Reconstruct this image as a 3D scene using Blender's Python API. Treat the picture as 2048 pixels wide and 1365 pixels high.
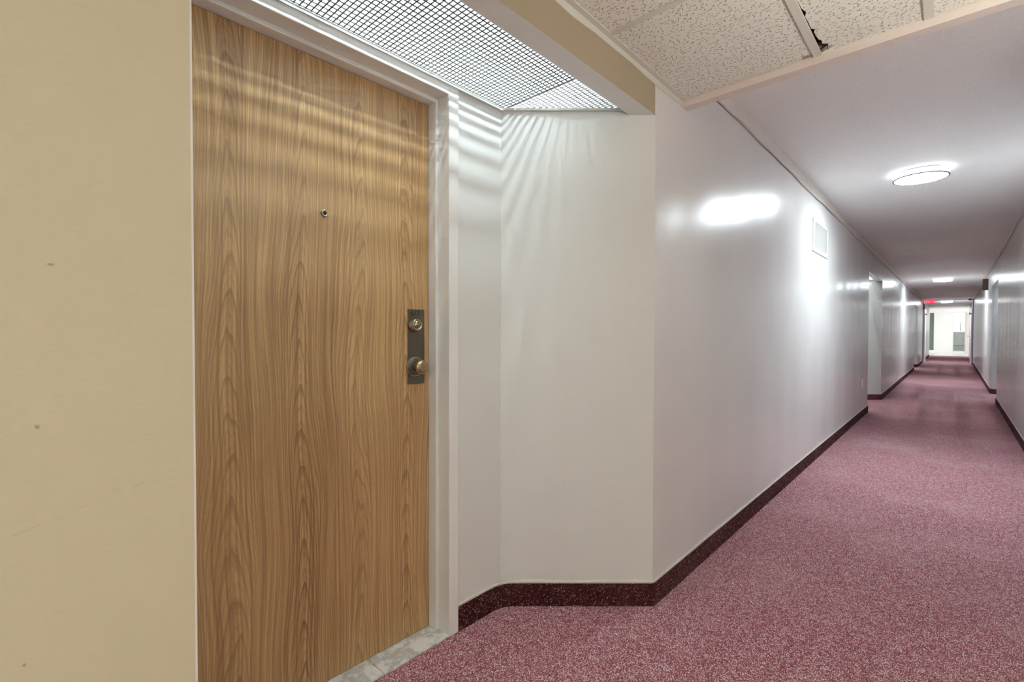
import bpy, bmesh, math, random
from mathutils import Vector, Matrix
random.seed(7)
sc = bpy.context.scene
for o in list(bpy.data.objects): bpy.data.objects.remove(o)
COL = sc.collection
R = math.radians

# ------------------------------------------------------------------ camera
YAW, PITCH, ROLL, FPX = R(42.75), R(0.97), R(0.10), 957.0
cam_d = bpy.data.cameras.new('camera'); cam = bpy.data.objects.new('camera', cam_d); COL.objects.link(cam)
cam_d.sensor_fit = 'HORIZONTAL'; cam_d.sensor_width = 36.0; cam_d.lens = 36.0*FPX/2048.0
cam_d.clip_start = 0.02; cam_d.clip_end = 300
F = Vector((-math.sin(YAW)*math.cos(PITCH), math.cos(YAW)*math.cos(PITCH), -math.sin(PITCH)))
Rt = Vector((math.cos(YAW), math.sin(YAW), 0)); U = Rt.cross(F)
R2 = Rt*math.cos(ROLL) + U*math.sin(ROLL); U2 = -Rt*math.sin(ROLL) + U*math.cos(ROLL)
m = Matrix((R2, U2, -F)).transposed().to_4x4(); m.translation = (0, 0, 1.139)
cam.matrix_world = m
sc.camera = cam

# ------------------------------------------------------------------ world, exposure
w = bpy.data.worlds.new('sky'); sc.world = w; w.use_nodes = True
bg = w.node_tree.nodes['Background']; bg.inputs[0].default_value = (0.93, 0.97, 1.0, 1); bg.inputs[1].default_value = 1.55
sc.view_settings.view_transform = 'Standard'; sc.view_settings.look = 'None'
sc.view_settings.exposure = 1.24; sc.view_settings.gamma = 1.0; sc.view_settings.use_curve_mapping = False
sc.cycles.max_bounces = 6; sc.cycles.diffuse_bounces = 6; sc.cycles.glossy_bounces = 3
sc.cycles.use_adaptive_sampling = True; sc.cycles.adaptive_threshold = 0.11; sc.cycles.adaptive_min_samples = 16
sc.cycles.transparent_max_bounces = 8; sc.cycles.sample_clamp_indirect = 6.0
sc.cycles.caustics_reflective = False; sc.cycles.caustics_refractive = False
# strengths of the corridor's lamps and the added lobby ones
E_DISC, E_RIM = 70.0, 1.7             # round corridor lamps
E_TUBE = 118.0                        # fluorescent tubes above the louvres
E_WARM = 19.0                         # unseen drum lamp added behind the viewer for the near surfaces
E_UP = 60.0                          # uplighter added out of view to lift the tile ceiling
WARM = (1.0, 0.985, 0.91)

# ------------------------------------------------------------------ node helpers
def mat(name):
    mt = bpy.data.materials.new(name); mt.use_nodes = True
    nt = mt.node_tree
    return mt, nt, nt.nodes['Principled BSDF']
def N(nt, typ, **kw):
    n = nt.nodes.new(typ)
    for k, v in kw.items(): setattr(n, k, v)
    return n
def put(nt, sock, v):
    if v is None: return
    if isinstance(v, bpy.types.NodeSocket): nt.links.new(v, sock)
    else: sock.default_value = v
def M(nt, op, a, b=None, c=None, clamp=False):
    n = N(nt, 'ShaderNodeMath', operation=op); n.use_clamp = clamp
    put(nt, n.inputs[0], a); put(nt, n.inputs[1], b); put(nt, n.inputs[2], c)
    return n.outputs[0]
def V(nt, op, a, b=None):
    n = N(nt, 'ShaderNodeVectorMath', operation=op); put(nt, n.inputs[0], a); put(nt, n.inputs[1], b)
    return n.outputs[0]
def mixc(nt, f, a, b, blend='MIX'):
    n = N(nt, 'ShaderNodeMix', data_type='RGBA', blend_type=blend)
    put(nt, n.inputs[0], f)
    put(nt, n.inputs[6], a if isinstance(a, bpy.types.NodeSocket) else (*a, 1))
    put(nt, n.inputs[7], b if isinstance(b, bpy.types.NodeSocket) else (*b, 1))
    return n.outputs[2]
def pos(nt): return N(nt, 'ShaderNodeNewGeometry').outputs['Position']
def sep(nt, v):
    n = N(nt, 'ShaderNodeSeparateXYZ'); put(nt, n.inputs[0], v); return n.outputs
def comb(nt, x=0.0, y=0.0, z=0.0):
    n = N(nt, 'ShaderNodeCombineXYZ'); put(nt, n.inputs[0], x); put(nt, n.inputs[1], y); put(nt, n.inputs[2], z); return n.outputs[0]
def noise(nt, v, scale=5.0, detail=2.0, rough=0.5, out=0):
    n = N(nt, 'ShaderNodeTexNoise'); put(nt, n.inputs['Vector'], v)
    n.inputs['Scale'].default_value = scale; n.inputs['Detail'].default_value = detail; n.inputs['Roughness'].default_value = rough
    return n.outputs[out]
def ramp(nt, f, stops, interp='LINEAR'):
    n = N(nt, 'ShaderNodeValToRGB'); n.color_ramp.interpolation = interp
    e = n.color_ramp.elements
    while len(e) < len(stops): e.new(0.5)
    for el, (p, c) in zip(e, stops):
        el.position = p; el.color = (*c, 1) if len(c) == 3 else c
    put(nt, n.inputs[0], f); return n.outputs[0]
def smooth(nt, v, lo, hi):
    n = N(nt, 'ShaderNodeMapRange', interpolation_type='SMOOTHSTEP'); put(nt, n.inputs[0], v)
    n.inputs[1].default_value = lo; n.inputs[2].default_value = hi; n.inputs[3].default_value = 0; n.inputs[4].default_value = 1
    return n.outputs[0]
def bump(nt, bs, h, strength=0.3, dist=0.002, prev=None):
    n = N(nt, 'ShaderNodeBump'); n.inputs['Strength'].default_value = strength; n.inputs['Distance'].default_value = dist
    put(nt, n.inputs['Height'], h)
    if prev is not None: nt.links.new(prev, n.inputs['Normal'])
    if bs is not None: nt.links.new(n.outputs[0], bs.inputs['Normal'])
    return n.outputs[0]
def simple(name, col, rough=0.5, metal=0.0, emit=None, es=0.0, spec=0.5, nscale=None, namp=0.06):
    mt, nt, bs = mat(name)
    bs.inputs['Roughness'].default_value = rough; bs.inputs['Metallic'].default_value = metal
    bs.inputs['Specular IOR Level'].default_value = spec
    if nscale:
        n = noise(nt, pos(nt), nscale, 3)
        c = mixc(nt, n, tuple(x*(1-namp) for x in col), tuple(min(1, x*(1+namp)) for x in col)); put(nt, bs.inputs['Base Color'], c)
    else: bs.inputs['Base Color'].default_value = (*col, 1)
    if emit: bs.inputs['Emission Color'].default_value = (*emit, 1); bs.inputs['Emission Strength'].default_value = es
    return mt

# ------------------------------------------------------------------ materials
def wall_mat(name, col, rough, wavy=0.0, gloss=0.5, marks=False):
    mt, nt, bs = mat(name)
    p = pos(nt)
    cloth = noise(nt, V(nt, 'MULTIPLY', p, (60, 60, 420)), 1.0, 2, 0.6)     # fine horizontal weave of the wallcovering
    soft = noise(nt, p, 1.7, 3)
    c = mixc(nt, soft, tuple(x*0.965 for x in col), tuple(min(1, x*1.03) for x in col))
    c = mixc(nt, M(nt, 'MULTIPLY', smooth(nt, cloth, 0.42, 0.72), 0.10), c, tuple(x*0.72 for x in col))
    if marks:
        q = sep(nt, p)
        def spot(y, z, ry, rz, f):
            d = M(nt, 'SQRT', M(nt, 'ADD', M(nt, 'POWER', M(nt, 'DIVIDE', M(nt, 'SUBTRACT', q[1], y), ry), 2.0),
                                M(nt, 'POWER', M(nt, 'DIVIDE', M(nt, 'SUBTRACT', q[2], z), rz), 2.0)))
            d = M(nt, 'ADD', d, M(nt, 'MULTIPLY', noise(nt, p, 260, 2), 1.2))
            return M(nt, 'MULTIPLY', M(nt, 'SUBTRACT', 1.0, smooth(nt, d, 1.1, 1.7)), f)
        def scratch(y0, z0, y1, z1, wd, f):
            k = (z1-z0)/(y1-y0)
            d = M(nt, 'ABSOLUTE', M(nt, 'SUBTRACT', q[2], M(nt, 'MULTIPLY_ADD', q[1], k, z0-k*y0)))
            on = M(nt, 'MULTIPLY', M(nt, 'GREATER_THAN', q[1], y0), M(nt, 'LESS_THAN', q[1], y1))
            br = smooth(nt, noise(nt, V(nt, 'MULTIPLY', p, (1, 1, 1)), 90, 3), 0.42, 0.58)
            return M(nt, 'MULTIPLY', M(nt, 'MULTIPLY', M(nt, 'SUBTRACT', 1.0, smooth(nt, d, wd*0.3, wd)), on), M(nt, 'MULTIPLY', br, f))
        ms = [spot(*a) for a in MARKS] + [scratch(*a) for a in SCRATCHES]
        tot = ms[0]
        for x in ms[1:]: tot = M(nt, 'MAXIMUM', tot, x)
        c = mixc(nt, tot, c, (0.16, 0.12, 0.08))
    put(nt, bs.inputs['Base Color'], c)
    bs.inputs['Specular IOR Level'].default_value = gloss
    bs.inputs['Roughness'].default_value = rough
    b = bump(nt, None, cloth, 0.10, 0.0006)
    if wavy:
        q = sep(nt, p)
        v = comb(nt, 0.0, q[1], M(nt, 'MULTIPLY', q[2], 0.06))
        wv = noise(nt, v, 2.6, 0.0, 0.5)                                    # panels bow in vertical bands
        b = bump(nt, None, wv, 1.0, 0.012*wavy, b)
    nt.links.new(b, bs.inputs['Normal'])
    return mt
MARKS = [(0.0535, 1.232, 0.0048, 0.0022, 0.5), (0.038, 1.010, 0.0030, 0.0036, 0.5), (0.0225, 0.690, 0.0022, 0.0026, 0.5)]
SCRATCHES = [(-0.2, 0.806, 0.20, 0.922, 0.0007, 0.22), (0.10, 0.905, 0.213, 0.905, 0.0007, 0.2)]
MAT = {}
MAT['wall'] = wall_mat('cream_wall_paint', (0.715, 0.73, 0.715), 0.42, 0.0, 0.45)
MAT['gloss_wall'] = wall_mat('semi_gloss_corridor_paint', (0.70, 0.68, 0.67), 0.26, 1.0, 0.22)
MAT['beige'] = wall_mat('beige_wallcovering', (0.67, 0.625, 0.45), 0.55, 0.0, 0.3, True)
MAT['beige_plain'] = wall_mat('tan_beam_paint', (0.40, 0.33, 0.225), 0.5, 0.0, 0.35)  # the wall's beige, darkened to carry the shade on the beam face
MAT['white'] = simple('white_gloss_paint', (0.79, 0.80, 0.785), 0.32, nscale=9, namp=0.03)
MAT['trim'] = simple('cream_trim_paint', (0.68, 0.63, 0.58), 0.45, nscale=14, namp=0.05)
MAT['pinktrim'] = simple('pink_beige_beam_paint', (0.71, 0.625, 0.565), 0.5, nscale=5, namp=0.05)
MAT['grid'] = simple('cream_grid_metal', (0.66, 0.645, 0.575), 0.45)
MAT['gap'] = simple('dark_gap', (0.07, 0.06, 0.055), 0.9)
MAT['greytrim'] = simple('pale_grey_metal', (0.52, 0.53, 0.50), 0.45)
MAT['dark'] = simple('dark_void', (0.02, 0.018, 0.015), 0.9)

def carpet_mat(name, dark, mid, light, amount, scale=1.0, wall=False):
    mt, nt, bs = mat(name); p = pos(nt); q = sep(nt, p)
    vv = V(nt, 'MULTIPLY', p, (310*scale, 200*scale, 310*scale))            # loops lie in rows along the corridor
    wob = noise(nt, p, 40, 2, out=1)
    vv = V(nt, 'ADD', vv, V(nt, 'MULTIPLY', wob, (2.2, 2.2, 2.2)))
    vo = N(nt, 'ShaderNodeTexVoronoi', feature='F1'); nt.links.new(vv, vo.inputs['Vector']); vo.inputs['Scale'].default_value = 1.0
    vo.inputs['Randomness'].default_value = 0.75
    rnd = sep(nt, vo.outputs['Color'])
    lite = M(nt, 'LESS_THAN', rnd[0], amount)
    core = M(nt, 'SUBTRACT', 1.0, smooth(nt, vo.outputs['Distance'], 0.10, 0.62))
    base = mixc(nt, rnd[1], dark, mid)
    base = mixc(nt, M(nt, 'MULTIPLY', smooth(nt, vo.outputs['Distance'], 0.30, 0.75), 0.75), base, tuple(x*0.40 for x in dark))
    c = mixc(nt, M(nt, 'MULTIPLY', lite, core), base, light)
    wear = noise(nt, p, 1.1, 4, 0.6)
    c = mixc(nt, M(nt, 'MULTIPLY', smooth(nt, wear, 0.45, 0.75), 0.22), c, tuple(0.5*(a+b) for a, b in zip(mid, light)))
    put(nt, bs.inputs['Base Color'], c)
    bs.inputs['Roughness'].default_value = 0.95; bs.inputs['Specular IOR Level'].default_value = 0.1
    bump(nt, bs, M(nt, 'SUBTRACT', 1.0, vo.outputs['Distance']), 0.8, 0.004)
    return mt
MAT['carpet'] = carpet_mat('burgundy_loop_carpet', (0.33, 0.098, 0.130), (0.62, 0.245, 0.295), (0.97, 0.90, 0.89), 0.53)
MAT['carpet_base'] = carpet_mat('dark_carpet_skirting', (0.055, 0.012, 0.015), (0.115, 0.032, 0.036), (0.55, 0.36, 0.33), 0.20, 0.85)

def door_wood():
    mt, nt, bs = mat('walnut_veneer'); p = pos(nt); q = sep(nt, p)
    y, z = q[1], q[2]
    W = 0.196
    warp = noise(nt, comb(nt, 0.0, M(nt, 'MULTIPLY', y, 3.0), M(nt, 'MULTIPLY', z, 0.9)), 1.5, 1)
    yy = M(nt, 'ADD', y, M(nt, 'MULTIPLY', M(nt, 'SUBTRACT', warp, 0.5), 0.085))
    s = M(nt, 'DIVIDE', M(nt, 'ADD', yy, 0.045), W)
    idx = M(nt, 'FLOOR', s); u = M(nt, 'SUBTRACT', M(nt, 'FRACT', s), 0.5)
    off = noise(nt, comb(nt, M(nt, 'MULTIPLY', idx, 7.31)), 3.1, 0)
    u2 = M(nt, 'MULTIPLY', u, u)
    wz = noise(nt, comb(nt, idx, M(nt, 'MULTIPLY', y, 20), M(nt, 'MULTIPLY', z, 1.8)), 1.0, 2, 0.5)
    f = M(nt, 'ADD', M(nt, 'ADD', z, M(nt, 'MULTIPLY', u2, 6.5)), M(nt, 'ADD', M(nt, 'MULTIPLY', off, 3.0), M(nt, 'MULTIPLY', wz, 0.30)))
    ring = M(nt, 'FRACT', M(nt, 'MULTIPLY', f, 8.0))
    ring2 = M(nt, 'FRACT', M(nt, 'MULTIPLY', f, 23.0))
    line = M(nt, 'MULTIPLY', smooth(nt, ring, 0.62, 0.95), M(nt, 'SUBTRACT', 1.0, smooth(nt, ring, 0.96, 1.0)))
    line2 = M(nt, 'MULTIPLY', smooth(nt, ring2, 0.5, 0.9), M(nt, 'SUBTRACT', 1.0, smooth(nt, ring2, 0.93, 1.0)))
    vary = noise(nt, V(nt, 'MULTIPLY', p, (1, 9, 1.4)), 1.0, 2)
    sv = V(nt, 'MULTIPLY', comb(nt, 0.0, M(nt, 'ADD', yy, M(nt, 'MULTIPLY', wz, 0.0025)), z), (1, 150, 1.3))
    streak = noise(nt, sv, 1.0, 4, 0.65)
    pore = noise(nt, V(nt, 'MULTIPLY', p, (1, 620, 24)), 1.0, 2, 0.7)
    tone = noise(nt, V(nt, 'MULTIPLY', p, (1, 7.0, 0.5)), 1.0, 2)
    c = mixc(nt, smooth(nt, streak, 0.30, 0.72), (0.27, 0.145, 0.054), (0.68, 0.445, 0.210))
    c = mixc(nt, M(nt, 'MULTIPLY', line, M(nt, 'MULTIPLY_ADD', vary, 0.9, 0.15)), c, (0.185, 0.092, 0.030))
    c = mixc(nt, M(nt, 'MULTIPLY', line2, M(nt, 'MULTIPLY', vary, 0.55)), c, (0.22, 0.112, 0.037))
    c = mixc(nt, M(nt, 'MULTIPLY', smooth(nt, pore, 0.54, 0.70), 0.40), c, (0.20, 0.105, 0.037))
    c = mixc(nt, M(nt, 'MULTIPLY', smooth(nt, tone, 0.35, 0.7), 0.22), c, (0.72, 0.50, 0.23))
    put(nt, bs.inputs['Base Color'], c)
    put(nt, bs.inputs['Roughness'], M(nt, 'MULTIPLY_ADD', pore, 0.05, 0.285))
    bs.inputs['Specular IOR Level'].default_value = 0.75
    bump(nt, bs, pore, 0.05, 0.0004)
    return mt
MAT['wood'] = door_wood()

def tile_mat():
    mt, nt, bs = mat('fissured_mineral_tile'); p = pos(nt)
    def layer(scale, a, b, thr, seed):
        vo = N(nt, 'ShaderNodeTexVoronoi', feature='F1', voronoi_dimensions='2D'); vv = V(nt, 'ADD', p, (seed, seed*1.7, 0))
        nt.links.new(vv, vo.inputs['Vector']); vo.inputs['Scale'].default_value = scale
        d = V(nt, 'SUBTRACT', vv, vo.outputs['Position']); q = sep(nt, d); r = sep(nt, vo.outputs['Color'])
        an = M(nt, 'MULTIPLY_ADD', r[0], 2.0, -1.35)
        cs, sn = M(nt, 'COSINE', an), M(nt, 'SINE', an)
        bend = noise(nt, p, 300, 1)
        x = M(nt, 'ADD', M(nt, 'MULTIPLY', q[0], cs), M(nt, 'MULTIPLY', q[1], sn))
        yv = M(nt, 'ADD', M(nt, 'SUBTRACT', M(nt, 'MULTIPLY', q[1], cs), M(nt, 'MULTIPLY', q[0], sn)), M(nt, 'MULTIPLY', M(nt, 'SUBTRACT', bend, 0.5), 0.0035))
        k = M(nt, 'MULTIPLY_ADD', r[1], 0.9, 0.45)
        e = M(nt, 'SQRT', M(nt, 'ADD', M(nt, 'POWER', M(nt, 'DIVIDE', x, M(nt, 'MULTIPLY', k, a)), 2.0), M(nt, 'POWER', M(nt, 'DIVIDE', yv, b), 2.0)))
        on = M(nt, 'LESS_THAN', r[2], thr)
        return M(nt, 'MULTIPLY', M(nt, 'SUBTRACT', 1.0, smooth(nt, e, 0.7, 1.15)), on)
    h = M(nt, 'MAXIMUM', layer(62, 0.0058, 0.0012, 0.92, 0.0), layer(90, 0.0022, 0.0009, 0.45, 3.3))
    grain = noise(nt, p, 420, 2)
    c = mixc(nt, grain, (0.74, 0.735, 0.665), (0.87, 0.865, 0.79))
    q = sep(nt, p)
    d = M(nt, 'SQRT', M(nt, 'ADD', M(nt, 'POWER', M(nt, 'SUBTRACT', q[0], -0.425), 2.0), M(nt, 'POWER', M(nt, 'SUBTRACT', q[1], 2.11), 2.0)))
    d = M(nt, 'ADD', d, M(nt, 'MULTIPLY', noise(nt, p, 60, 2), 0.02))
    c = mixc(nt, M(nt, 'MULTIPLY', M(nt, 'SUBTRACT', 1.0, smooth(nt, d, 0.024, 0.034)), 0.75), c, (0.22, 0.12, 0.05))   # rust-brown stain
    c = mixc(nt, M(nt, 'MULTIPLY', h, 0.9), c, (0.09, 0.075, 0.055))
    put(nt, bs.inputs['Base Color'], c); bs.inputs['Roughness'].default_value = 0.9; bs.inputs['Specular IOR Level'].default_value = 0.15
    bump(nt, bs, M(nt, 'SUBTRACT', 1.0, h), 0.6, 0.002)
    return mt
MAT['tile'] = tile_mat()
def stucco():
    mt, nt, bs = mat('stippled_ceiling_paint'); p = pos(nt)
    n1 = noise(nt, p, 170, 3, 0.6); n2 = noise(nt, p, 60, 2)
    c = mixc(nt, n1, (0.66, 0.65, 0.64), (0.97, 0.96, 0.945)); put(nt, bs.inputs['Base Color'], c)
    bs.inputs['Roughness'].default_value = 0.62; bs.inputs['Specular IOR Level'].default_value = 0.35
    b = bump(nt, None, n1, 0.45, 0.004); b = bump(nt, None, n2, 0.3, 0.003, b); nt.links.new(b, bs.inputs['Normal'])
    return mt
MAT['stucco'] = stucco()
def marble():
    mt, nt, bs = mat('white_marble_threshold'); p = pos(nt)
    n1 = noise(nt, p, 9, 6, 0.7); v = M(nt, 'ABSOLUTE', M(nt, 'SUBTRACT', n1, 0.5))
    c = mixc(nt, smooth(nt, v, 0.0, 0.09), (0.46, 0.46, 0.45), (0.74, 0.74, 0.72))
    c = mixc(nt, M(nt, 'MULTIPLY', smooth(nt, noise(nt, p, 40, 4), 0.55, 0.75), 0.35), c, (0.42, 0.41, 0.39))
    put(nt, bs.inputs['Base Color'], c); bs.inputs['Roughness'].default_value = 0.3
    return mt
MAT['marble'] = marble()
def bronze():
    mt, nt, bs = mat('dark_bronze_plate'); p = pos(nt); n1 = noise(nt, p, 30, 4, 0.6)
    put(nt, bs.inputs['Base Color'], mixc(nt, n1, (0.10, 0.094, 0.070), (0.19, 0.17, 0.13)))
    put(nt, bs.inputs['Roughness'], M(nt, 'MULTIPLY_ADD', n1, 0.2, 0.32)); bs.inputs['Metallic'].default_value = 0.75
    return mt
MAT['bronze'] = bronze()
MAT['brass'] = simple('aged_brass', (0.50, 0.40, 0.24), 0.22, 1.0, nscale=60, namp=0.2)
MAT['nickel'] = simple('worn_nickel', (0.52, 0.50, 0.42), 0.28, 1.0, nscale=80, namp=0.15)
MAT['black'] = simple('black_engraving', (0.012, 0.012, 0.010), 0.6)
MAT['louvre_white'] = simple('white_louvre_blade', (0.80, 0.80, 0.80), 0.5)
MAT['louvre_dark'] = simple('dark_louvre_edge', (0.05, 0.048, 0.045), 0.6)  # blade undersides coloured dark to stand for their lack of light
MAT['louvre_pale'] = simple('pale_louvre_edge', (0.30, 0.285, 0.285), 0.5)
MAT['tube'] = simple('fluorescent_glow', (1, 1, 1), 0.5, emit=(0.82, 0.965, 1.0), es=E_TUBE)
MAT['tube_far'] = simple('fluorescent_glow_bright', (1, 1, 1), 0.5, emit=(0.84, 0.965, 1.0), es=E_TUBE*2.2)
MAT['tube_cool'] = simple('fluorescent_glow_cool', (1, 1, 1), 0.5, emit=(0.70, 0.88, 1.0), es=E_TUBE*2.2)
MAT['disc'] = simple('lamp_diffuser_glow', (1, 1, 1), 0.4, emit=(0.82, 0.945, 1.0), es=E_DISC)
MAT['rim'] = simple('lamp_rim_glow', (1, 1, 1), 0.4, emit=(0.82, 0.945, 1.0), es=E_RIM)
MAT['warm'] = simple('warm_lamp_glow', (1, 1, 1), 0.4, emit=WARM, es=E_WARM)
MAT['uplight'] = simple('uplight_glow', (1, 1, 1), 0.4, emit=WARM, es=E_UP)
MAT['seam'] = simple('lamp_seam_grey', (0.16, 0.16, 0.17), 0.6)
MAT['mesh_grey'] = simple('vent_mesh_grey', (0.42, 0.41, 0.39), 0.7, nscale=120, namp=0.15)
MAT['sign_brown'] = simple('brown_sign_plastic', (0.145, 0.105, 0.07), 0.45)
MAT['exit_red'] = simple('exit_red_glow', (0.5, 0.01, 0.03), 0.4, emit=(0.75, 0.012, 0.05), es=0.9)
MAT['exit_letter'] = simple('exit_letter_glow', (0.8, 0.2, 0.25), 0.4, emit=(1.0, 0.22, 0.28), es=0.9)
MAT['green_door'] = simple('grey_green_door_paint', (0.13, 0.18, 0.15), 0.45, nscale=4)
MAT['grey_panel'] = simple('grey_green_panel', (0.30, 0.33, 0.30), 0.5, nscale=4)
MAT['mauve'] = simple('mauve_grey_frame', (0.33, 0.28, 0.36), 0.4)
MAT['lobby_white'] = simple('lobby_white_paint', (0.84, 0.83, 0.80), 0.5, nscale=2, namp=0.02)
MAT['lino'] = simple('pale_lino', (0.78, 0.77, 0.76), 0.25, nscale=3, namp=0.03)
MAT['grey_box'] = simple('grey_device_plastic', (0.30, 0.30, 0.31), 0.5)
MAT['plaster'] = simple('grey_plenum', (0.55, 0.55, 0.54), 0.8)
MAT['glassblue'] = simple('peephole_glass', (0.02, 0.02, 0.02), 0.08)
def glass():
    mt, nt, bs = mat('window_glass'); nt.nodes.remove(bs)
    t = N(nt, 'ShaderNodeBsdfTransparent'); g = N(nt, 'ShaderNodeBsdfGlossy'); g.inputs['Roughness'].default_value = 0.02
    mx = N(nt, 'ShaderNodeMixShader'); mx.inputs[0].default_value = 0.06
    nt.links.new(t.outputs[0], mx.inputs[1]); nt.links.new(g.outputs[0], mx.inputs[2])
    nt.links.new(mx.outputs[0], nt.nodes['Material Output'].inputs[0])
    return mt
MAT['glass'] = glass()

# ------------------------------------------------------------------ mesh helpers
class MB:
    def __init__(s): s.v, s.f, s.mi, s.sm = [], [], [], []
    def quad(s, *pts, m=0):
        b = len(s.v); s.v += [tuple(p) for p in pts]; s.f.append(tuple(range(b, b+len(pts)))); s.mi.append(m); s.sm.append(False); return s
    def box(s, x0, x1, y0, y1, z0, z1, m=0, top=None):
        b = len(s.v)
        s.v += [(x0,y0,z0),(x1,y0,z0),(x1,y1,z0),(x0,y1,z0),(x0,y0,z1),(x1,y0,z1),(x1,y1,z1),(x0,y1,z1)]
        for i, fc in enumerate(((0,3,2,1),(4,5,6,7),(0,1,5,4),(1,2,6,5),(2,3,7,6),(3,0,4,7))):
            s.f.append(tuple(b+k for k in fc)); s.mi.append(m if isinstance(m, int) else m[i]); s.sm.append(False)
        return s
    def prism(s, poly, z0, z1, m=0):          # polygon in XY, extruded in Z
        b = len(s.v); n = len(poly)
        s.v += [(x, y, z0) for x, y in poly] + [(x, y, z1) for x, y in poly]
        s.f.append(tuple(b+n-1-i for i in range(n))); s.f.append(tuple(b+n+i for i in range(n))); s.mi += [m, m]; s.sm += [False, False]
        for i in range(n):
            j = (i+1) % n; s.f.append((b+i, b+j, b+n+j, b+n+i)); s.mi.append(m); s.sm.append(False)
        return s
    def lathe(s, prof, c, axis='x', seg=40, m=0):   # prof: (along, radius); axis +x or z
        b = len(s.v); n = len(prof)
        for a, r in prof:
            for k in range(seg):
                t = 2*math.pi*k/seg
                if axis == 'x': s.v.append((c[0]+a, c[1]+r*math.cos(t), c[2]+r*math.sin(t)))
                elif axis == 'y': s.v.append((c[0]+r*math.cos(t), c[1]+a, c[2]+r*math.sin(t)))
                else: s.v.append((c[0]+r*math.cos(t), c[1]+r*math.sin(t), c[2]+a))
        for i in range(n-1):
            for k in range(seg):
                k2 = (k+1) % seg
                s.f.append((b+i*seg+k, b+i*seg+k2, b+(i+1)*seg+k2, b+(i+1)*seg+k)); s.mi.append(m); s.sm.append(True)
        for i in (0, n-1):
            if prof[i][1] > 1e-6: s.f.append(tuple(b+i*seg+k for k in range(seg))); s.mi.append(m); s.sm.append(False)
        return s
    def build(s, name, mats, parent=None, bevel=0.0, fix=True):
        me = bpy.data.meshes.new(name); me.from_pydata(s.v, [], s.f)
        for x in (mats if isinstance(mats, (list, tuple)) else [mats]): me.materials.append(MAT[x])
        for p, k, sm in zip(me.polygons, s.mi, s.sm): p.material_index = k; p.use_smooth = sm
        if fix:
            bm = bmesh.new(); bm.from_mesh(me)
            bmesh.ops.recalc_face_normals(bm, faces=bm.faces); bm.to_mesh(me); bm.free()
        o = bpy.data.objects.new(name, me); COL.objects.link(o)
        if parent is not None: o.parent = parent; o.matrix_parent_inverse = Matrix.Translation(-parent.location)
        if bevel:
            bv = o.modifiers.new('bevel', 'BEVEL'); bv.width = bevel; bv.segments = 2; bv.limit_method = 'ANGLE'; bv.angle_limit = R(40)
        return o
def tag(o, label, cat, group=None, kind=None):
    o['label'] = label; o['category'] = cat
    if group: o['group'] = group
    if kind: o['kind'] = kind
    return o
def empty(name, loc, label, cat, group=None, kind=None):
    o = bpy.data.objects.new(name, None); COL.objects.link(o); o.location = loc; o.empty_display_size = 0.05
    return tag(o, label, cat, group, kind)
def text_mesh(name, body, size, mtx, material, parent, extrude=0.0004):
    cu = bpy.data.curves.new(name, 'FONT'); cu.body = body; cu.size = size; cu.extrude = extrude; cu.align_x = 'CENTER'; cu.align_y = 'CENTER'
    cu.resolution_u = 3
    t = bpy.data.objects.new(name, cu); COL.objects.link(t); dg = bpy.context.evaluated_depsgraph_get()
    me = bpy.data.meshes.new_from_object(t.evaluated_get(dg)); bpy.data.objects.remove(t)
    me.transform(mtx); me.materials.clear(); me.materials.append(MAT[material])
    o = bpy.data.objects.new(name, me); COL.objects.link(o); o.parent = parent; o.matrix_parent_inverse = Matrix.Translation(-parent.location)
    return o

# ------------------------------------------------------------------ dimensions
XL, XR, XB = -0.914, 0.515, -1.380       # corridor walls, back of a door recess
ZC, ZT, ZH = 2.42, 2.185, 2.037          # corridor ceiling, tile ceiling, header underside
YF0, YF1 = 2.118, 2.165                  # dropped beam between tile ceiling and corridor
YFD, YE, YX = 24.6, 31.7, 37.6           # fire-door line, corridor mouth, end wall
LX0, LX1, LY0 = -3.0, 2.0, -3.0          # lift lobby behind the viewer
REC_L = [(0.221, 1.857), (8.58, 10.32), (19.4, 21.25)]
REC_R = [(11.10, 12.82)]

# ------------------------------------------------------------------ floor, ceilings
tag(MB().quad((-3.2,-3.1,0),(3.2,-3.1,0),(3.2,33.2,0),(-3.2,33.2,0)).build('floor', 'carpet'), 'burgundy loop pile carpet flecked with pink along the corridor', 'carpet', kind='structure')
tag(MB().box(-3.6,3.6,33.2,YX+0.1,-0.01,0.004).build('floor', 'lino'), 'pale shiny lobby floor at the far end of the corridor', 'floor', kind='structure')
ceil = tag(MB().quad((-3.2,YF0,ZC),(3.2,YF0,ZC),(3.2,YFD,ZC),(-3.2,YFD,ZC)).quad((-3.2,-3.1,ZC),(3.2,-3.1,ZC),(3.2,YF0,ZC),(-3.2,YF0,ZC)).build('ceiling', 'stucco'),
           'off white stippled ceiling of the long corridor', 'ceiling', kind='structure')
tag(MB().box(-3.6,3.6,YFD,YX+0.1,ZC+0.0,ZC+0.1).build('ceiling', 'lobby_white'), 'smooth white ceiling of the bright far lobby', 'ceiling', kind='structure')

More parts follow.
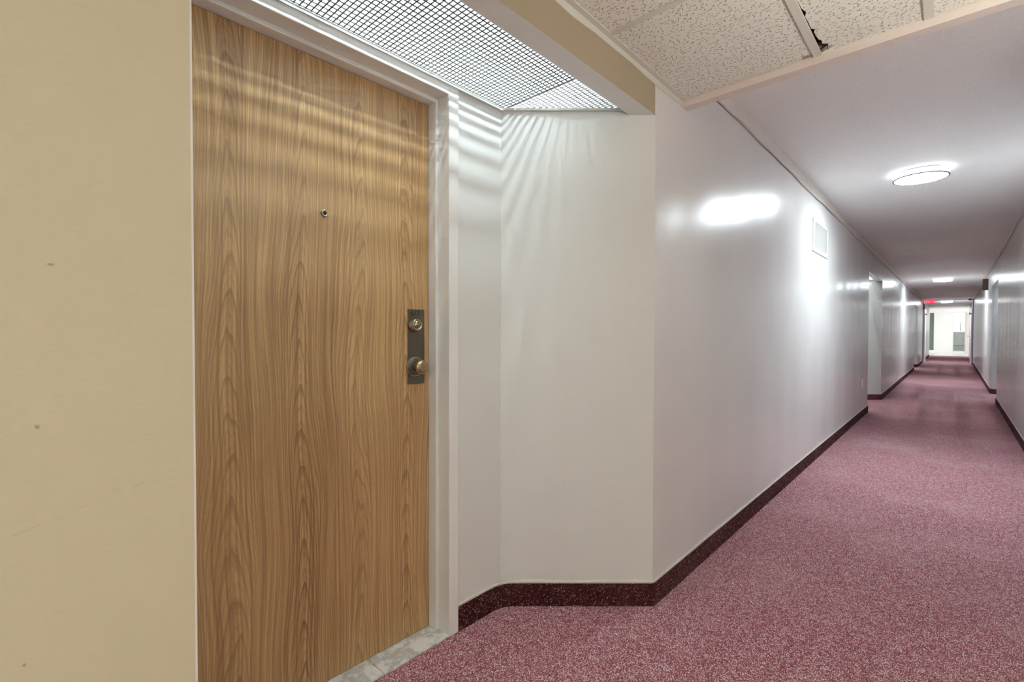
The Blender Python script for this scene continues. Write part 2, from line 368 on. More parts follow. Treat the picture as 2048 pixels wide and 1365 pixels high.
# ------------------------------------------------------------------ walls
def recess_side(mb, sx, xw, xb, y0, y1, zt=ZC):
    """near return, back wall (opening for the door frame left free), far splay"""
    yi0, yi1 = y0-0.10, y1-0.432
    d0, d1 = yi1-0.240-1.03, yi1-0.240          # frame opening
    mb.quad((xw,y0,0),(xb,yi0,0),(xb,yi0,zt),(xw,y0,zt))
    mb.quad((xb,yi0,0),(xb,d0,0),(xb,d0,zt),(xb,yi0,zt))
    mb.quad((xb,d0,2.055),(xb,d1,2.055),(xb,d1,zt),(xb,d0,zt))
    mb.quad((xb,d1,0),(xb,yi1,0),(xb,yi1,zt),(xb,d1,zt))
    mb.quad((xb,yi1,0),(xw,y1,0),(xw,y1,zt),(xb,yi1,zt))
    return d0, d1
OPEN = {}
wl = MB(); rs = MB()
ys = [1.857]
for (a, b) in REC_L[1:]:
    wl.quad((XL,ys[-1],0),(XL,a,0),(XL,a,ZC),(XL,ys[-1],ZC)); ys.append(b)
wl.quad((XL,ys[-1],0),(XL,YE,0),(XL,YE,ZC),(XL,ys[-1],ZC))
wl.quad((XL,YE,0),(-3.2,YE,0),(-3.2,YE,ZC),(XL,YE,ZC))
tag(wl.build('wall_left', 'gloss_wall'), 'long semi gloss off white corridor wall with the small vent', 'wall', kind='structure')
lbl = ['off white recess walls with splayed end beside the walnut door', 'pale recess of the next doorway along the corridor', 'narrow sliver of the farthest doorway recess past the vent wall']
for i, (a, b) in enumerate(REC_L):
    mb = MB(); OPEN[('L', i)] = recess_side(mb, -1, XL, XB, a, b)
    tag(mb.build('wall_recess', 'wall'), lbl[i], 'wall', kind='structure')
wr = MB(); y = YF1
for (a, b) in REC_R:
    wr.quad((XR,y,0),(XR,a,0),(XR,a,ZC),(XR,y,ZC)); y = b
wr.quad((XR,y,0),(XR,YE,0),(XR,YE,ZC),(XR,y,ZC)).quad((XR,YE,0),(3.2,YE,0),(3.2,YE,ZC),(XR,YE,ZC)).quad((XR,YF1,0),(LX1,YF1,0),(LX1,YF1,ZC),(XR,YF1,ZC))
tag(wr.build('wall_right', 'gloss_wall'), 'off white corridor wall across from the vent', 'wall', kind='structure')
for i, (a, b) in enumerate(REC_R):
    mb = MB(); OPEN[('R', i)] = recess_side(mb, 1, XR, XR+0.466, a, b)
    tag(mb.build('wall_recess', 'wall'), 'bluish doorway recess under the projecting brown sign', 'wall', kind='structure')
# beige lobby wall with a white corner bead
bw = tag(MB().quad((XL,LY0,0),(XL,0.221,0),(XL,0.221,ZC),(XL,LY0,ZC)).build('wall_lobby', 'beige'), 'tan beige scuffed wall beside the walnut door', 'wall', kind='structure')
MB().box(XL-0.003,XL+0.0008,0.2195,0.2225,0,ZH).build('corner_bead', 'white', bw)
tag(MB().quad((XL,LY0,0),(LX1,LY0,0),(LX1,LY0,ZC),(XL,LY0,ZC)).build('wall_back', 'wall'), 'plain cream wall of the lift lobby', 'wall', kind='structure')
tag(MB().quad((LX1,LY0,0),(LX1,YF1,0),(LX1,YF1,ZC),(LX1,LY0,ZC)).build('wall_side', 'wall'), 'plain cream side wall of the lift lobby', 'wall', kind='structure')

# headers over the recesses
def header(side, a, b, first=False):
    if side == 'L': x0, x1 = XL-0.08, XL
    else: x0, x1 = XR, XR+0.08
    k = -0.08*0.432/0.466
    mb = MB()
    s = (0,0,0,1,0,0) if first else 0
    # plan follows the splay so that it ends flush on it
    poly = [(x1,a),(x1,b),(x0,b+k),(x0,a)] if side == 'L' else [(x0,a),(x0,b),(x1,b+k),(x1,a)]
    mb.prism(poly, ZH, ZC-0.002)
    if first:
        for i, f in enumerate(mb.f):
            xs = [mb.v[q][0] for q in f]
            if all(abs(x-XL) < 1e-5 for x in xs): mb.mi[i] = 1
    return mb.build('wall_header', ['wall' if first else 'gloss_wall', 'beige_plain'])
tag(header('L', *REC_L[0], True), 'tan faced beam over the walnut door recess', 'beam', kind='structure')
tag(header('L', *REC_L[1]), 'wall strip above the doorway beyond the vent', 'beam', kind='structure')
tag(header('L', *REC_L[2]), 'wall strip above the farthest doorway on the vent side', 'beam', kind='structure')
tag(header('R', *REC_R[0]), 'wall strip above the doorway beside the brown sign', 'beam', kind='structure')
# small corner patch where beam, splay and corridor wall meet
patch = MB().box(XL-0.001,XL+0.0015,1.850,1.862,ZH,2.16).build('trim_1', 'trim')
tag(patch, 'thin vertical seam strip at the beam end over the corner', 'trim', kind='structure')

# ------------------------------------------------------------------ dropped beam and tile ceiling
tag(MB().box(XL,LX1,YF0,YF1,2.157,ZC-0.001).build('wall_beam', 'pinktrim'), 'pink beige beam edging the tile ceiling', 'beam', kind='structure')
tc = empty('ceiling', (0,0,ZT), 'fissured tile ceiling in a pale metal grid above the door', 'ceiling', kind='structure')
XS = [XL, -0.391, -0.074, 0.535, 1.145, LX1]
YS = [YF0, 1.477, 0.867, 0.257, -0.353, -0.963, -1.573, -2.183, LY0]
for i in range(len(XS)-1):
    for j in range(len(YS)-1):
        x0, x1, y1, y0 = XS[i], XS[i+1], YS[j], YS[j+1]
        if (i, j) == (1, 0):                             # chipped edge along the bar
            left = [(x0+0.004,y0)]
            jag = [(1.62,.012),(1.70,.013),(1.78,.015),(1.815,.022),(1.835,.014),(1.88,.016),(1.92,.015),(1.935,.026),(1.95,.018),(1.98,.019),(2.01,.022),(2.03,.030),(2.045,.026),(2.06,.042),(2.075,.040),(2.09,.060),(2.105,.024)]
            pts = [(x0+0.004,y1)] + [(x0+d,yy) for yy, d in reversed(jag)] + [(x0+0.011,1.55),(x0+0.004,y0),(x1-0.004,y0),(x1-0.004,y1)]
            MB().prism(list(reversed(pts)), ZT+0.004, ZT+0.018).build('tile', 'tile', tc)
        else: MB().box(x0+0.003,x1-0.003,y0+0.003,y1-0.003,ZT+0.004,ZT+0.018).build('tile', 'tile', tc)
MB().box(XL,LX1,LY0,YF0,ZT+0.05,ZT+0.06).build('plenum_board', 'dark', tc)
for k, x in enumerate(XS[1:-1]):
    MB().box(x-0.013,x+0.013,LY0,YF0,ZT-0.002,ZT+0.004).build('grid_bar', 'grid', tc)
for i in range(len(XS)-1):
    for yv in YS[1:-1]:
        MB().box(XS[i]+0.013 if i else XS[i], XS[i+1]-0.013, yv-0.011,yv+0.011,ZT-0.001,ZT+0.004).build('grid_bar', 'grid', tc)
# perimeter angle: a strip hanging on wall and beam, warped near the corner
pa = MB()
n = 40
for k in range(n):
    ya, yb = -2.9+(YF1+2.9)*k/n, -2.9+(YF1+2.9)*(k+1)/n
    def dz(yv): return 0.004*math.sin(yv*9.0)+0.002*math.sin(yv*23)
    za, zb = 2.160+dz(ya)*(ya>0), 2.160+dz(yb)*(yb>0)
    pa.quad((XL+0.003,ya,za),(XL+0.003,yb,zb),(XL+0.003,yb,ZT+0.002),(XL+0.003,ya,ZT+0.002))
    pa.quad((XL,ya,za),(XL,yb,zb),(XL+0.003,yb,zb),(XL+0.003,ya,za))
pa.box(XL,XL+0.022,LY0,YF0,ZT-0.002,ZT+0.003)
pa.build('wall_angle', 'grid', tc)

# unseen lamps added beside and behind the viewer to raise near brightness
lx, ly = 0.75, -1.60
lp = empty('drum_ceiling_light', (lx,ly,ZT), 'warm drum lamp under the tile ceiling of the lift lobby', 'ceiling light')
MB().lathe([(0,0.012),(-0.30,0.012)], (lx,ly,ZT-0.002), 'z', 16).build('stem', 'trim', lp)
MB().lathe([(-0.30,0.0001),(-0.30,0.17),(-0.46,0.17),(-0.465,0.15),(-0.47,0.0001)], (lx,ly,ZT-0.002), 'z', 32).build('shade', 'warm', lp)
lx, ly = 0.78, 1.25
fl = empty('floor_lamp', (lx,ly,0), 'uplighter floor lamp standing in the lift lobby', 'lamp')
MB().lathe([(0,0.14),(0.02,0.14),(0.03,0.02),(0.035,0.0001)], (lx,ly,0.001), 'z', 32).build('base', 'bronze', fl)
MB().lathe([(0.03,0.012),(1.36,0.012)], (lx,ly,0), 'z', 16).build('pole', 'bronze', fl)
MB().lathe([(1.36,0.02),(1.38,0.09),(1.42,0.15),(1.47,0.18),(1.468,0.172),(1.43,0.145)], (lx,ly,0), 'z', 32).build('bowl', 'trim', fl)
MB().lathe([(1.435,0.145),(1.44,0.0001)], (lx,ly,0), 'z', 32).build('diffuser', 'uplight', fl)

# ------------------------------------------------------------------ crown strips
def crown(name, x, sgn, z0, th, label):
    mb = MB(); n = 150; ya, yb = YF1, YFD
    def w(yv, s): return 0.0035*math.sin(yv*2.3+s)+0.0028*math.sin(yv*5.1+s*2)+0.002*math.sin(yv*11+s)
    for k in range(n):
        t0, t1 = (k/n)**1.6, ((k+1)/n)**1.6
        a, b = ya+(yb-ya)*t0, ya+(yb-ya)*t1
        za, zb = z0+w(a, 0), z0+w(b, 0); xa, xb = x+sgn*(th+w(a, 2)*0.5), x+sgn*(th+w(b, 2)*0.5)
        mb.quad((xa,a,za),(xb,b,zb),(xb,b,ZC),(xa,a,ZC)); mb.quad((x,a,za),(x,b,zb),(xb,b,zb),(xa,a,za))
    o = tag(mb.build(name, 'trim'), label, 'trim', kind='structure')
    g = MB()  # strip coloured dark to stand for the shadow gap under the crown
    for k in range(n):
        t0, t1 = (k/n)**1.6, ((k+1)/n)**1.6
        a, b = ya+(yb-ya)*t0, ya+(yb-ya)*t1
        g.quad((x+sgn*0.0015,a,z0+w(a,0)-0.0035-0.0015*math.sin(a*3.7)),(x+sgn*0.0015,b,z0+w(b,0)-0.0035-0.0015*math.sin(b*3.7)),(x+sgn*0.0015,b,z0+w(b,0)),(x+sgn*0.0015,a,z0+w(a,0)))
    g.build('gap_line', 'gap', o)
    return o
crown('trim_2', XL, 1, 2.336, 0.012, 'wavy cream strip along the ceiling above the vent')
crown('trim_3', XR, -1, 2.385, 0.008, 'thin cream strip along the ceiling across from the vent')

# ------------------------------------------------------------------ carpet skirting
def skirting(name, pts, sgn, label, h=0.102, th=0.010):
    """pts: plan polyline along the wall face; sgn: which side the room is on (+1 = right of travel)"""
    off = []
    for i, p in enumerate(pts):
        p = Vector(p); nn = Vector((0, 0))
        if i > 0: d = (p-Vector(pts[i-1])).normalized(); nn += Vector((d.y, -d.x))
        if i < len(pts)-1: d = (Vector(pts[i+1])-p).normalized(); nn += Vector((d.y, -d.x))
        nn.normalize()
        if 0 < i < len(pts)-1:
            d = (p-Vector(pts[i-1])).normalized(); c = max(0.5, Vector((d.y, -d.x)).dot(nn)); nn = nn/c
        off.append(nn*sgn)
    def strip(t0, t1, z0, z1):
        mb = MB()
        for i in range(len(pts)-1):
            a0, b0 = Vector(pts[i])+off[i]*t0, Vector(pts[i+1])+off[i+1]*t0
            a1, b1 = Vector(pts[i])+off[i]*t1, Vector(pts[i+1])+off[i+1]*t1
            mb.quad((*a1,z0),(*b1,z0),(*b1,z1),(*a1,z1)); mb.quad((*a0,z1),(*b0,z1),(*b1,z1),(*a1,z1))
            if i == 0: mb.quad((*a0,z0),(*a1,z0),(*a1,z1),(*a0,z1))
            if i == len(pts)-2: mb.quad((*b0,z0),(*b1,z0),(*b1,z1),(*b0,z1))
        return mb
    o = tag(strip(0, th, 0.0, h-0.007).build(name, 'carpet_base', fix=False), label, 'baseboard', kind='structure')
    strip(0, th*0.6, h-0.007, h).build('cap_strip', 'trim', o, fix=False)
    return o
def arc(c0, c1, c2, r, n=6):       # rounded corner of polyline at c1
    c0, c1, c2 = map(Vector, (c0, c1, c2)); a = c1+(c0-c1).normalized()*r; b = c1+(c2-c1).normalized()*r
    return [tuple((1-t)**2*a+2*t*(1-t)*c1+t*t*b) for t in [k/n for k in range(n+1)]]
def rec_pts(xw, xb, a, b):
    return [(xb, b-0.432-0.240+0.001)] + arc((xb,b-0.6),(xb,b-0.432),(xw,b),0.06) + arc((xb,b-0.432),(xw,b),(xw,b+1),0.012,3)
p0 = rec_pts(XL, XB, *REC_L[0]); p1 = rec_pts(XL, XB, *REC_L[1]); p2 = rec_pts(XL, XB, *REC_L[2])
skirting('baseboard_left', p0+[(XL, REC_L[1][0])], 1, 'dark burgundy carpet skirting wrapping the splayed corner')
skirting('baseboard_left', p1+[(XL, REC_L[2][0])], 1, 'dark carpet skirting past the doorway beyond the vent')
skirting('baseboard_left', p2+[(XL, YE)], 1, 'farthest stretch of dark carpet skirting on the vent side')
q0 = rec_pts(XR, XR+0.466, *REC_R[0])
skirting('baseboard_right', [(XR, YF1), (XR, REC_R[0][0])], -1, 'dark carpet skirting along the near wall opposite the vent')
skirting('baseboard_right', q0+[(XR, YFD-0.1)], -1, 'dark carpet skirting past the doorway with the brown sign')
skirting('baseboard_lobby', [(XL, LY0), (XL, 0.221)], 1, 'carpet skirting under the beige scuffed wall')

# ------------------------------------------------------------------ door builder (frame, leaf, threshold)
def door(side, idx, label, name, full=False, leaf_mat='wood'):
    d0, d1 = OPEN[(side, idx)]
    s = 1 if side == 'L' else -1
    xb = XB if side == 'L' else XR+0.466
    def X(dx): return xb + s*dx                       # dx>0 towards the corridor
    def bx(mb, a, b, *r): mb.box(min(X(a), X(b)), max(X(a), X(b)), *r); return mb
    e = empty(name, (xb, 0.5*(d0+d1), 0), label, 'door', kind='structure')
    o1, o0 = d1-0.055, d0+0.055                      # leaf edges
    ZL = 2.002
    fr = MB(); bx(fr, -0.15, -0.055, o1, d1+0.004, 0, ZL+0.06); bx(fr, -0.055, 0.008, o1+0.012, d1+0.004, 0, ZL+0.06)
    j = fr.build('jamb', 'white', e, 0.0025)
    fr = MB(); bx(fr, -0.15, -0.055, d0-0.004, o0, 0, ZL+0.06); bx(fr, -0.055, 0.008, d0-0.004, o0-0.012, 0, ZL+0.06)
    fr.build('jamb', 'white', e, 0.0025)
    fr = MB(); bx(fr, -0.15, -0.055, o0, o1, ZL, ZL+0.06); bx(fr, -0.055, 0.008, o0-0.012, o1+0.012, ZL+0.013, ZL+0.06)
    fr.build('head', 'white', e, 0.0025)
    lf = MB(); bx(lf, -0.098, -0.145, o0+0.002, o1-0.002, 0.008, ZL-0.002)
    leaf = lf.build('leaf', leaf_mat, e)
    bx(MB(), -0.15, -0.20, d0-0.1, d1+0.1, 0, 2.15).build('backing', 'dark', e)
    if full:
        jt = 0.866
        sl = MB(); bx(sl, -0.100, 0.006, o0, jt-0.0012, 0.0, 0.007); sl.build('threshold', 'marble', e, 0.0015)
        sl = MB(); bx(sl, -0.100, 0.006, jt+0.0012, o1+0.012, 0.0, 0.0065); sl.build('threshold', 'marble', e, 0.0015)
    else:
        sl = MB(); bx(sl, -0.100, 0.006, o0, o1, 0.0, 0.007); sl.build('threshold', 'marble', e)
    return e, leaf, X(-0.098)
e1, leaf1, XD = door('L', 0, 'walnut veneer apartment door with number 613 in a white frame', 'door_1', True)
e2, _, _ = door('L', 1, 'hidden brown door inside the recess beyond the vent', 'door_2')
e3, _, _ = door('L', 2, 'hidden brown door in the farthest vent side recess', 'door_3')
e4, _, _ = door('R', 0, 'hidden brown door in the recess by the brown sign', 'door_4')

# hardware of the near door
PY0, PY1, PZ0, PZ1 = 1.032, 1.106, 0.948, 1.226
plate = MB().box(XD, XD+0.003, PY0, PY1, PZ0, PZ1).build('lock_plate', 'bronze', e1, 0.0008)
def sub(mb, name, mt): return mb.build(name, mt, plate)
sub(MB().lathe([(0.003,0.0255),(0.006,0.0255),(0.010,0.0240),(0.022,0.0215),(0.0245,0.0205),(0.0250,0.0190),(0.0238,0.0178),(0.0238,0.0001)], (XD,1.060,1.168)), 'lock_cylinder', 'nickel')
sub(MB().lathe([(0.0236,0.0140),(0.0250,0.0138),(0.0252,0.0001)], (XD,1.060,1.168)), 'lock_core', 'brass')
sub(MB().box(XD+0.0250,XD+0.0256,1.0585,1.0615,1.160,1.172), 'keyhole', 'black')
sub(MB().lathe([(0.003,0.0345),(0.006,0.0350),(0.009,0.0335),(0.0115,0.0300),(0.0125,0.0260),(0.013,0.0001)], (XD,1.060,1.013)), 'knob_rose', 'bronze')
sub(MB().lathe([(0.009,0.0350),(0.0095,0.0357),(0.0085,0.0360),(0.0060,0.0357)], (XD,1.060,1.013)), 'rose_rim', 'nickel')
sub(MB().lathe([(0.012,0.0160),(0.018,0.0140),(0.028,0.0125),(0.034,0.0140),(0.038,0.0190),(0.042,0.0235),(0.047,0.0262),(0.0515,0.0265),(0.0555,0.0250),(0.0575,0.0225),(0.0590,0.0180),(0.0600,0.0100),(0.0603,0.0001)], (XD,1.060,1.013)), 'knob', 'brass')
for k, (ch, yy) in enumerate((('6', 1.050), ('1', 1.064), ('3', 1.078))):
    mt = Matrix.Translation((XD+0.0032, yy, 1.210)) @ Matrix(((0,0,1,0),(1,0,0,0),(0,1,0,0),(0,0,0,1)))
    text_mesh('number_digit', ch, 0.028, mt, 'black', plate, 0.0003)
ph = MB().lathe([(0,0.0115),(0.003,0.0115),(0.0055,0.0100),(0.0060,0.0085),(0.0035,0.0068),(0.0035,0.0001)], (XD,0.718,1.519), seg=28).build('peephole', 'nickel', e1)
MB().lathe([(0.0030,0.0062),(0.0046,0.0045),(0.0052,0.0001)], (XD,0.718,1.519), seg=20).build('lens', 'glassblue', ph)

# ------------------------------------------------------------------ louvred light over a recess
def louvre(side, a, b, name, label, full=False, group='louvred recess lights'):
    s = 1 if side == 'L' else -1
    xb = XB if side == 'L' else XR+0.466
    xi = xb + s*0.386                                # inner face of the header
    yi = b-0.432; ZLV = 2.060
    e = empty(name, (0.5*(xb+xi), 0.5*(a+yi), ZLV), label, 'ceiling light', group)
    ys_ = yi+0.012                                   # seam between rectangular and triangular grid
    y_start = a+0.02
    def lim(x): return yi + abs(x-xb)*0.432/0.466
    PX, PY = 0.0195, 0.0165
    def blade(mb, x0, y0, x1, y1, th):
        if x0 == x1:
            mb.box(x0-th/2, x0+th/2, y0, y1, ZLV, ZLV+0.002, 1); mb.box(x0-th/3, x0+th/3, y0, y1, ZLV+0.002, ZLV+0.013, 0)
        else:
            l, h = min(x0, x1), max(x0, x1)
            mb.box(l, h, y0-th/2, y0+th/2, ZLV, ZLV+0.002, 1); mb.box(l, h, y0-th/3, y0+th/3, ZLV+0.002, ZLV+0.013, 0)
    g = MB(); th = 0.0030
    k = 0; px, py = (PX, PY) if full else (0.04, 0.04)
    yv = ys_-0.002
    while yv > y_start: blade(g, xb+s*0.012, yv, xi, yv, th); yv -= py
    x = xb+s*0.016
    while (xi-x)*s > 0.004: blade(g, x, y_start, x, ys_-0.002, th); x += s*px
    o = g.build('louvre_grid', ['louvre_white', 'louvre_dark'], e, fix=False); o['kind'] = 'stuff'
    g = MB(); yv = ys_+0.004
    while True:
        xlo = xb+s*((yv-yi)*0.466/0.432+0.012)
        if (xi-xlo)*s < 0.01: break
        blade(g, xlo, yv, xi, yv, 0.0027); yv += py
    x = xb+s*0.03
    while (xi-x)*s > 0.003:
        if lim(x)-0.012 > ys_+0.008: blade(g, x, ys_+0.003, x, lim(x)-0.010, 0.0027)
        x += s*px
    o = g.build('louvre_corner', ['louvre_white', 'louvre_pale'], e, fix=False); o['kind'] = 'stuff'
    # metal angles the grids lie on
    lo, hi = sorted((xb, xb+s*0.013))
    MB().box(lo, hi, y_start, yi+0.006, ZLV-0.013, ZLV-0.0005).build('edge_angle', 'greytrim', e)
    dx, dy = s*0.466, 0.432; L = math.hypot(dx, dy); nx, ny = (dy*s/L*1.0, -abs(dx)/L)
    A = Vector((xb, yi)); B = Vector((xb+s*0.386, yi+0.386*0.432/0.466)); nv = Vector((s*dy/L, -abs(dx)/L))*0.012
    MB().prism([tuple(A), tuple(B), tuple(B+nv), tuple(A+nv)], ZLV-0.010, ZLV-0.0005).build('edge_angle', 'greytrim', e)
    # tube and batten in the white cavity above
    xt = xb+s*0.216
    zt = 2.285
    MB().box(xt-0.05, xt+0.05, a+0.12, yi+0.20, zt+0.03, zt+0.085).build('batten', 'louvre_white', e)
    t = MB().lathe([(0,0.0001),(0,0.006),(yi+0.13-a-0.20,0.006),(yi+0.13-a-0.20,0.0001)], (xt, a+0.20, zt), 'y', 8)
    t.build('fluorescent_tube', 'tube' if full else ('tube_far' if side == 'L' else 'tube_cool'), e)
    return e
louvre('L', *REC_L[0], 'louvred_ceiling_light', 'white lit eggcrate louvre panel above the walnut door', True)
louvre('L', *REC_L[1], 'louvred_ceiling_light', 'lit ceiling panel in the recess beyond the vent')
louvre('L', *REC_L[2], 'louvred_ceiling_light', 'lit ceiling panel in the farthest recess past the vent')
louvre('R', *REC_R[0], 'louvred_ceiling_light', 'lit ceiling panel in the recess by the brown sign')

# ------------------------------------------------------------------ round corridor lamps
def lamp(x, y, label):
    e = empty('round_ceiling_light', (x, y, ZC), label, 'ceiling light', 'round corridor lamps')
    MB().lathe([(0,0.150),(-0.014,0.150),(-0.014,0.0001)], (x,y,ZC), 'z', 56).build('back_plate', 'seam', e)
    MB().lathe([(-0.012,0.166),(-0.016,0.172),(-0.050,0.172),(-0.053,0.162)], (x,y,ZC), 'z', 40).build('rim', 'rim', e)
    MB().lathe([(-0.050,0.1738),(-0.0575,0.1738),(-0.0575,0.163),(-0.050,0.163),(-0.050,0.1738)], (x,y,ZC), 'z', 64).build('seam_ring', 'seam', e)
    MB().lathe([(-0.0560,0.1635),(-0.0575,0.150),(-0.0580,0.0001)], (x,y,ZC), 'z', 40).build('diffuser', 'disc', e)
lamp(-0.212, 4.98, 'large round white lamp on the corridor ceiling nearest the tile ceiling')
lamp(-0.215, 15.0, 'middle one of the three round white corridor ceiling lamps')
lamp(-0.235, 25.3, 'farthest small round lamp behind the red exit sign')

# ------------------------------------------------------------------ wall vent
vy0, vy1, vz0, vz1 = 4.815, 5.455, 1.858, 2.142
ve = empty('wall_vent', (XL, 5.135, vz0), 'square white framed air vent high on the corridor wall', 'vent')
t = 0.05
for n_, bx in (('frame_rail', (vy0,vy1,vz1-0.022,vz1)), ('frame_rail', (vy0,vy1,vz0,vz0+0.036)), ('frame_stile', (vy0,vy0+t,vz0+0.036,vz1-0.022)), ('frame_stile', (vy1-t*0.3,vy1,vz0+0.036,vz1-0.022))):
    MB().box(XL, XL+0.010, *bx).build(n_, 'white', ve, 0.001)
MB().box(XL, XL+0.0015, vy0+t, vy1-t*0.3, vz0+0.036, vz1-0.022).build('backing', 'mesh_grey', ve)
n = 38; yv0, yv1 = vy0+t, vy1-t*0.3
for k in range(n):
    yv = yv0+(yv1-yv0)*(k+0.5)/n
    MB().box(XL+0.0015, XL+0.007, yv-0.004, yv+0.004, vz0+0.036, vz1-0.022).build('slat', 'mesh_grey', ve)
MB().box(XL, XL+0.0022, vy0-0.010, vy0, vz0-0.008, vz1+0.002).build('shadow_gap', 'greytrim', ve)
for yy, zz in ((vy0+0.025,vz1-0.011),(0.5*(vy0+vy1),vz1-0.011),(vy1-0.02,vz1-0.011),(vy0+0.025,vz0+0.018),(0.5*(vy0+vy1),vz0+0.018),(vy1-0.02,vz0+0.018)):
    MB().lathe([(0.010,0.006),(0.012,0.004),(0.012,0.0001)], (XL,yy,zz), seg=10).build('screw', 'seam', ve)

# ------------------------------------------------------------------ outlets
def outlet(y, z, label):
    e = empty('wall_outlet', (XL, y, z-0.057), label, 'outlet', 'wall outlets')
    MB().box(XL, XL+0.006, y-0.036, y+0.036, z-0.057, z+0.057).build('cover_plate', 'white', e, 0.0015)
    for dz in (-0.02, 0.02): MB().box(XL+0.006, XL+0.008, y-0.016, y+0.016, z+dz-0.013, z+dz+0.013).build('socket_face', 'trim', e)
outlet(8.02, 0.458, 'white wall outlet low on the wall before the first recess')
outlet(17.8, 0.47, 'far tiny wall outlet beyond the first recess')

# ------------------------------------------------------------------ projecting signs
def flag(x0, x1, y, z0, z1, label):
    e = empty('projecting_sign', (0.5*(x0+x1), y, z0), label, 'sign', 'brown projecting signs')
    MB().box(x0, x1, y-0.006, y+0.006, z0, z1).build('sign_panel', 'sign_brown', e, 0.002)
    xw = x1 if x1 > 0 else x0
    MB().box(xw-0.006, xw+0.0, y-0.02, y+0.02, z0+0.04, z1-0.04).build('wall_bracket', 'seam', e)
flag(0.425, XR, 14.3, 2.065, 2.305, 'blank brown sign projecting beside the bluish doorway recess')
flag(XL, -0.851, 24.45, 2.066, 2.278, 'small brown sign projecting below the exit sign')

# ------------------------------------------------------------------ exit sign
ex = empty('exit_sign', (-0.70, 24.3, 2.29), 'red lit exit sign hanging at the corridor end', 'sign')
MB().box(-0.832, -0.572, 24.30, 24.35, 2.288, 2.412).build('housing', 'exit_red', ex, 0.002)
MB().box(-0.72, -0.68, 24.31, 24.34, 2.412, ZC).build('ceiling_bracket', 'seam', ex)
for bx in ((-0.836,-0.568,2.412,2.416),(-0.836,-0.568,2.284,2.288),(-0.836,-0.832,2.288,2.412),(-0.572,-0.568,2.288,2.412)):
    MB().box(bx[0], bx[1], 24.296, 24.352, bx[2], bx[3]).build('frame', 'sign_brown', ex)
for k, ch in enumerate('EXIT'):
    mt = Matrix.Translation((-0.797+k*0.064, 24.2985, 2.350)) @ Matrix(((1,0,0,0),(0,0,-1,0),(0,1,0,0),(0,0,0,1)))
    text_mesh('letter', ch, 0.105, mt, 'exit_letter', ex, 0.0008)

# grey device under the ceiling on the far wall
dv = empty('ceiling_device', (0.405, 24.2, ZC), 'small grey device under the ceiling at the corridor end', 'fixture')
MB().box(0.36, 0.45, 24.15, 24.30, 2.36, ZC).build('housing', 'grey_box', dv, 0.008)
MB().box(0.45, XR, 24.20, 24.24, 2.39, 2.41).build('bracket', 'grey_box', dv)
MB().lathe([(0,0.02),(-0.02,0.028),(-0.03,0.02)], (0.405,24.15,2.388), 'y', 16).build('lens', 'black', dv)

# ------------------------------------------------------------------ fire-door frame and open leaf at the corridor end
fe = empty('door_5', (0, YFD, 0), 'mauve grey fire door frame where the corridor ends', 'door', kind='structure')
MB().box(XL, XL+0.03, YFD-0.10, YFD+0.06, 0, ZC-0.02).build('jamb', 'mauve', fe)
MB().box(XR-0.03, XR, YFD-0.10, YFD+0.06, 0, ZC-0.02).build('jamb', 'mauve', fe)
MB().box(XL, XR, YFD-0.05, YFD+0.02, ZC-0.02, ZC).build('head', 'trim', fe)
def fire_leaf(name, x, y0, label, s):
    e = empty(name, (x, y0, 0), label, 'door', kind='structure')
    MB().box(min(x,x+s*0.045), max(x,x+s*0.045), y0, y0+0.90, 0.012, 2.10).build('leaf', 'lobby_white', e, 0.002)
    MB().box(min(x,x-s*0.05), max(x,x-s*0.05), y0+0.12, y0+0.40, 1.86, 1.93).build('door_closer', 'grey_box', e, 0.004)
    MB().lathe([(0,0.026),(0.008*1,0.026),(0.012,0.01),(0.045,0.01),(0.05,0.022),(0.075,0.026),(0.085,0.015),(0.086,0.0001)] if s < 0 else [(0,0.026),(-0.008,0.026),(-0.012,0.01),(-0.045,0.01),(-0.05,0.022),(-0.075,0.026),(-0.085,0.015),(-0.086,0.0001)], (x,y0+0.82,1.05), seg=16).build('knob', 'nickel', e)
    MB().box(min(x,x-s*0.05), max(x,x-s*0.05), y0+0.74, y0+0.80, 0.02, 0.10).build('floor_stop', 'grey_box', e)
    return e
fire_leaf('door_6', XR-0.065, YFD+0.10, 'white fire door leaf standing open against the wall', 1)
fire_leaf('door_7', XL+0.065, YFD+0.10, 'white fire door leaf folded open below the exit sign', -1)

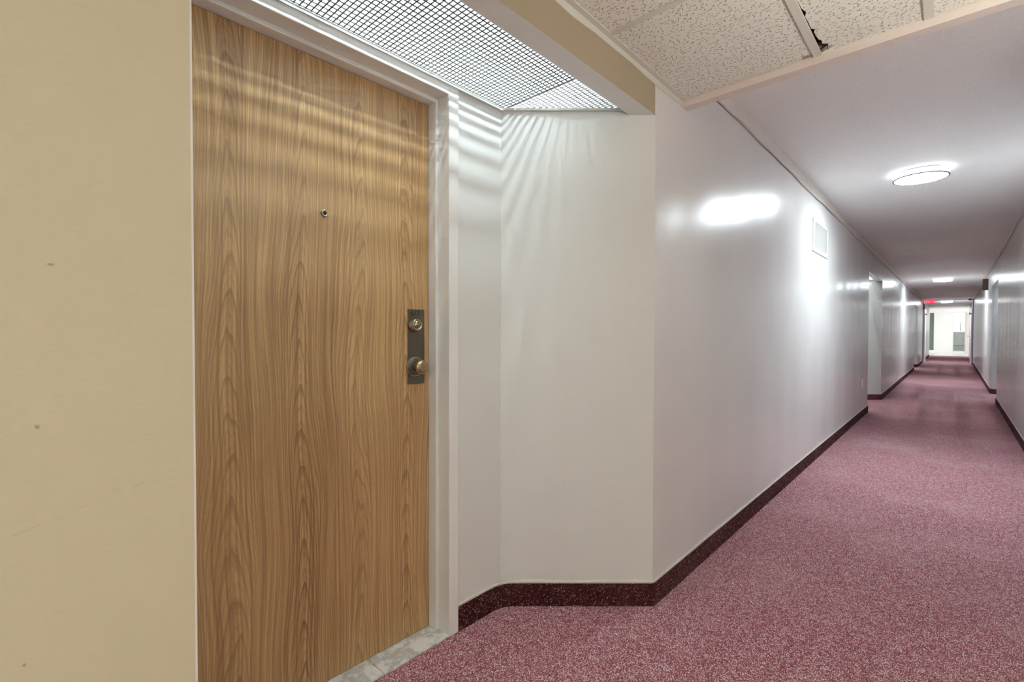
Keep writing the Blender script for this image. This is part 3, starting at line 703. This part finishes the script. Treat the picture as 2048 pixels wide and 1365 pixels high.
# ------------------------------------------------------------------ far lobby
tag(MB().quad((-3.2,YE,0),(-3.2,YX,0),(-3.2,YX,0.25),(-3.2,YE,0.25)).quad((-3.2,YE,2.3),(-3.2,YX,2.3),(-3.2,YX,ZC),(-3.2,YE,ZC)).build('wall_lobby_west', 'lobby_white'), 'white sill wall under the unseen side window', 'wall', kind='structure')
tag(MB().quad((3.2,YE,0),(3.2,YX,0),(3.2,YX,0.25),(3.2,YE,0.25)).quad((3.2,YE,2.3),(3.2,YX,2.3),(3.2,YX,ZC),(3.2,YE,ZC)).build('wall_lobby_east', 'lobby_white'), 'white sill wall on the other lobby side', 'wall', kind='structure')
def side_window(name, x, label):
    e = empty(name, (x, YE, 0.25), label, 'window', kind='structure')
    for k in range(4):
        y0 = YE+(YX-YE)*k/4; y1 = YE+(YX-YE)*(k+1)/4
        MB().box(x-0.003, x+0.003, y0+0.03, y1-0.03, 0.28, 2.27).build('pane', 'glass', e)
        MB().box(x-0.03, x+0.03, y0-0.0, y0+0.03, 0.25, 2.30).build('mullion', 'white', e)
        MB().box(x-0.03, x+0.03, y1-0.03, y1, 0.25, 2.30).build('mullion', 'white', e)
        MB().box(x-0.03, x+0.03, y0+0.03, y1-0.03, 0.25, 0.28).build('sill_rail', 'white', e)
        MB().box(x-0.03, x+0.03, y0+0.03, y1-0.03, 2.27, 2.30).build('head_rail', 'white', e)
side_window('window_1', -3.2, 'wide side window lighting the far lobby')
side_window('window_2', 3.2, 'wide opposite side window lighting the far lobby')
# end wall: door sliver | stepped wall | glazed unit | post
s_ = YX/36.5
GX0, GX1, WX0, WX1 = -1.75, -0.866*s_, -0.070*s_, 0.446*s_
ew = MB()
ew.box(-3.2, GX0, YX, YX+0.1, 0, ZC).box(GX0, GX1, YX, YX+0.1, 2.36, ZC).box(GX0, GX1, YX, YX+0.1, 0, 0.17)
ew.box(GX1, -0.638*s_, YX, YX+0.1, 0, ZC).box(-0.638*s_, WX0, YX-0.06, YX+0.1, 0, ZC)
ew.box(WX0, WX1, YX, YX+0.1, 0, 0.11).box(WX0, WX1, YX, YX+0.1, 2.34, ZC).box(WX1, 3.2, YX, YX+0.1, 0, ZC)
tag(ew.build('wall_end', 'lobby_white'), 'bright white end wall of the far lobby', 'wall', kind='structure')
gd = empty('door_8', (0.5*(GX0+GX1), YX, 0.17), 'grey green door partly hidden at the far lobby wall', 'door', kind='structure')
MB().box(GX0+0.04, GX1-0.04, YX+0.03, YX+0.07, 0.20, 2.33).build('leaf', 'green_door', gd)
for bx in ((GX0,GX0+0.04,0.17,2.36),(GX1-0.04,GX1,0.17,2.36),(GX0+0.04,GX1-0.04,2.33,2.36),(GX0+0.04,GX1-0.04,0.17,0.20)):
    MB().box(bx[0], bx[1], YX-0.01, YX+0.08, bx[2], bx[3]).build('frame', 'seam', gd)
gw = empty('window_3', (0.5*(WX0+WX1), YX, 0.11), 'tall glazed unit over a grey green panel in the far lobby', 'window', kind='structure')
MB().box(WX0+0.03, WX1-0.03, YX+0.04, YX+0.046, 1.30, 2.31).build('pane', 'glass', gw)
MB().box(WX0+0.03, WX1-0.03, YX+0.02, YX+0.05, 0.14, 1.22).build('lower_panel', 'grey_panel', gw)
for k in range(4): MB().box(WX0+0.05, WX1-0.05, YX+0.005, YX+0.02, 0.20+0.05*k, 0.225+0.05*k).build('grille_bar', 'grey_panel', gw)
MB().box(WX0+0.03, WX1-0.03, YX+0.0, YX+0.02, 0.44, 0.475).build('grille_rail', 'seam', gw)
for bx in ((WX0,WX0+0.03,0.11,2.34),(WX1-0.03,WX1,0.11,2.34),(WX0+0.03,WX1-0.03,2.31,2.34),(WX0+0.03,WX1-0.03,0.11,0.14),(WX0+0.03,WX1-0.03,1.22,1.30)):
    MB().box(bx[0], bx[1], YX-0.01, YX+0.08, bx[2], bx[3]).build('frame', 'white', gw)
MB().box(0.222*s_, 0.252*s_, YX+0.0, YX+0.03, 1.30, 1.80).build('stay_bar', 'seam', gw)
tag(MB().box(0.456*s_, 0.585*s_, YX-0.05, YX, 0, ZC-0.1).build('wall_post', 'pinktrim'), 'pinkish post beside the far glazed unit', 'post', kind='structure')
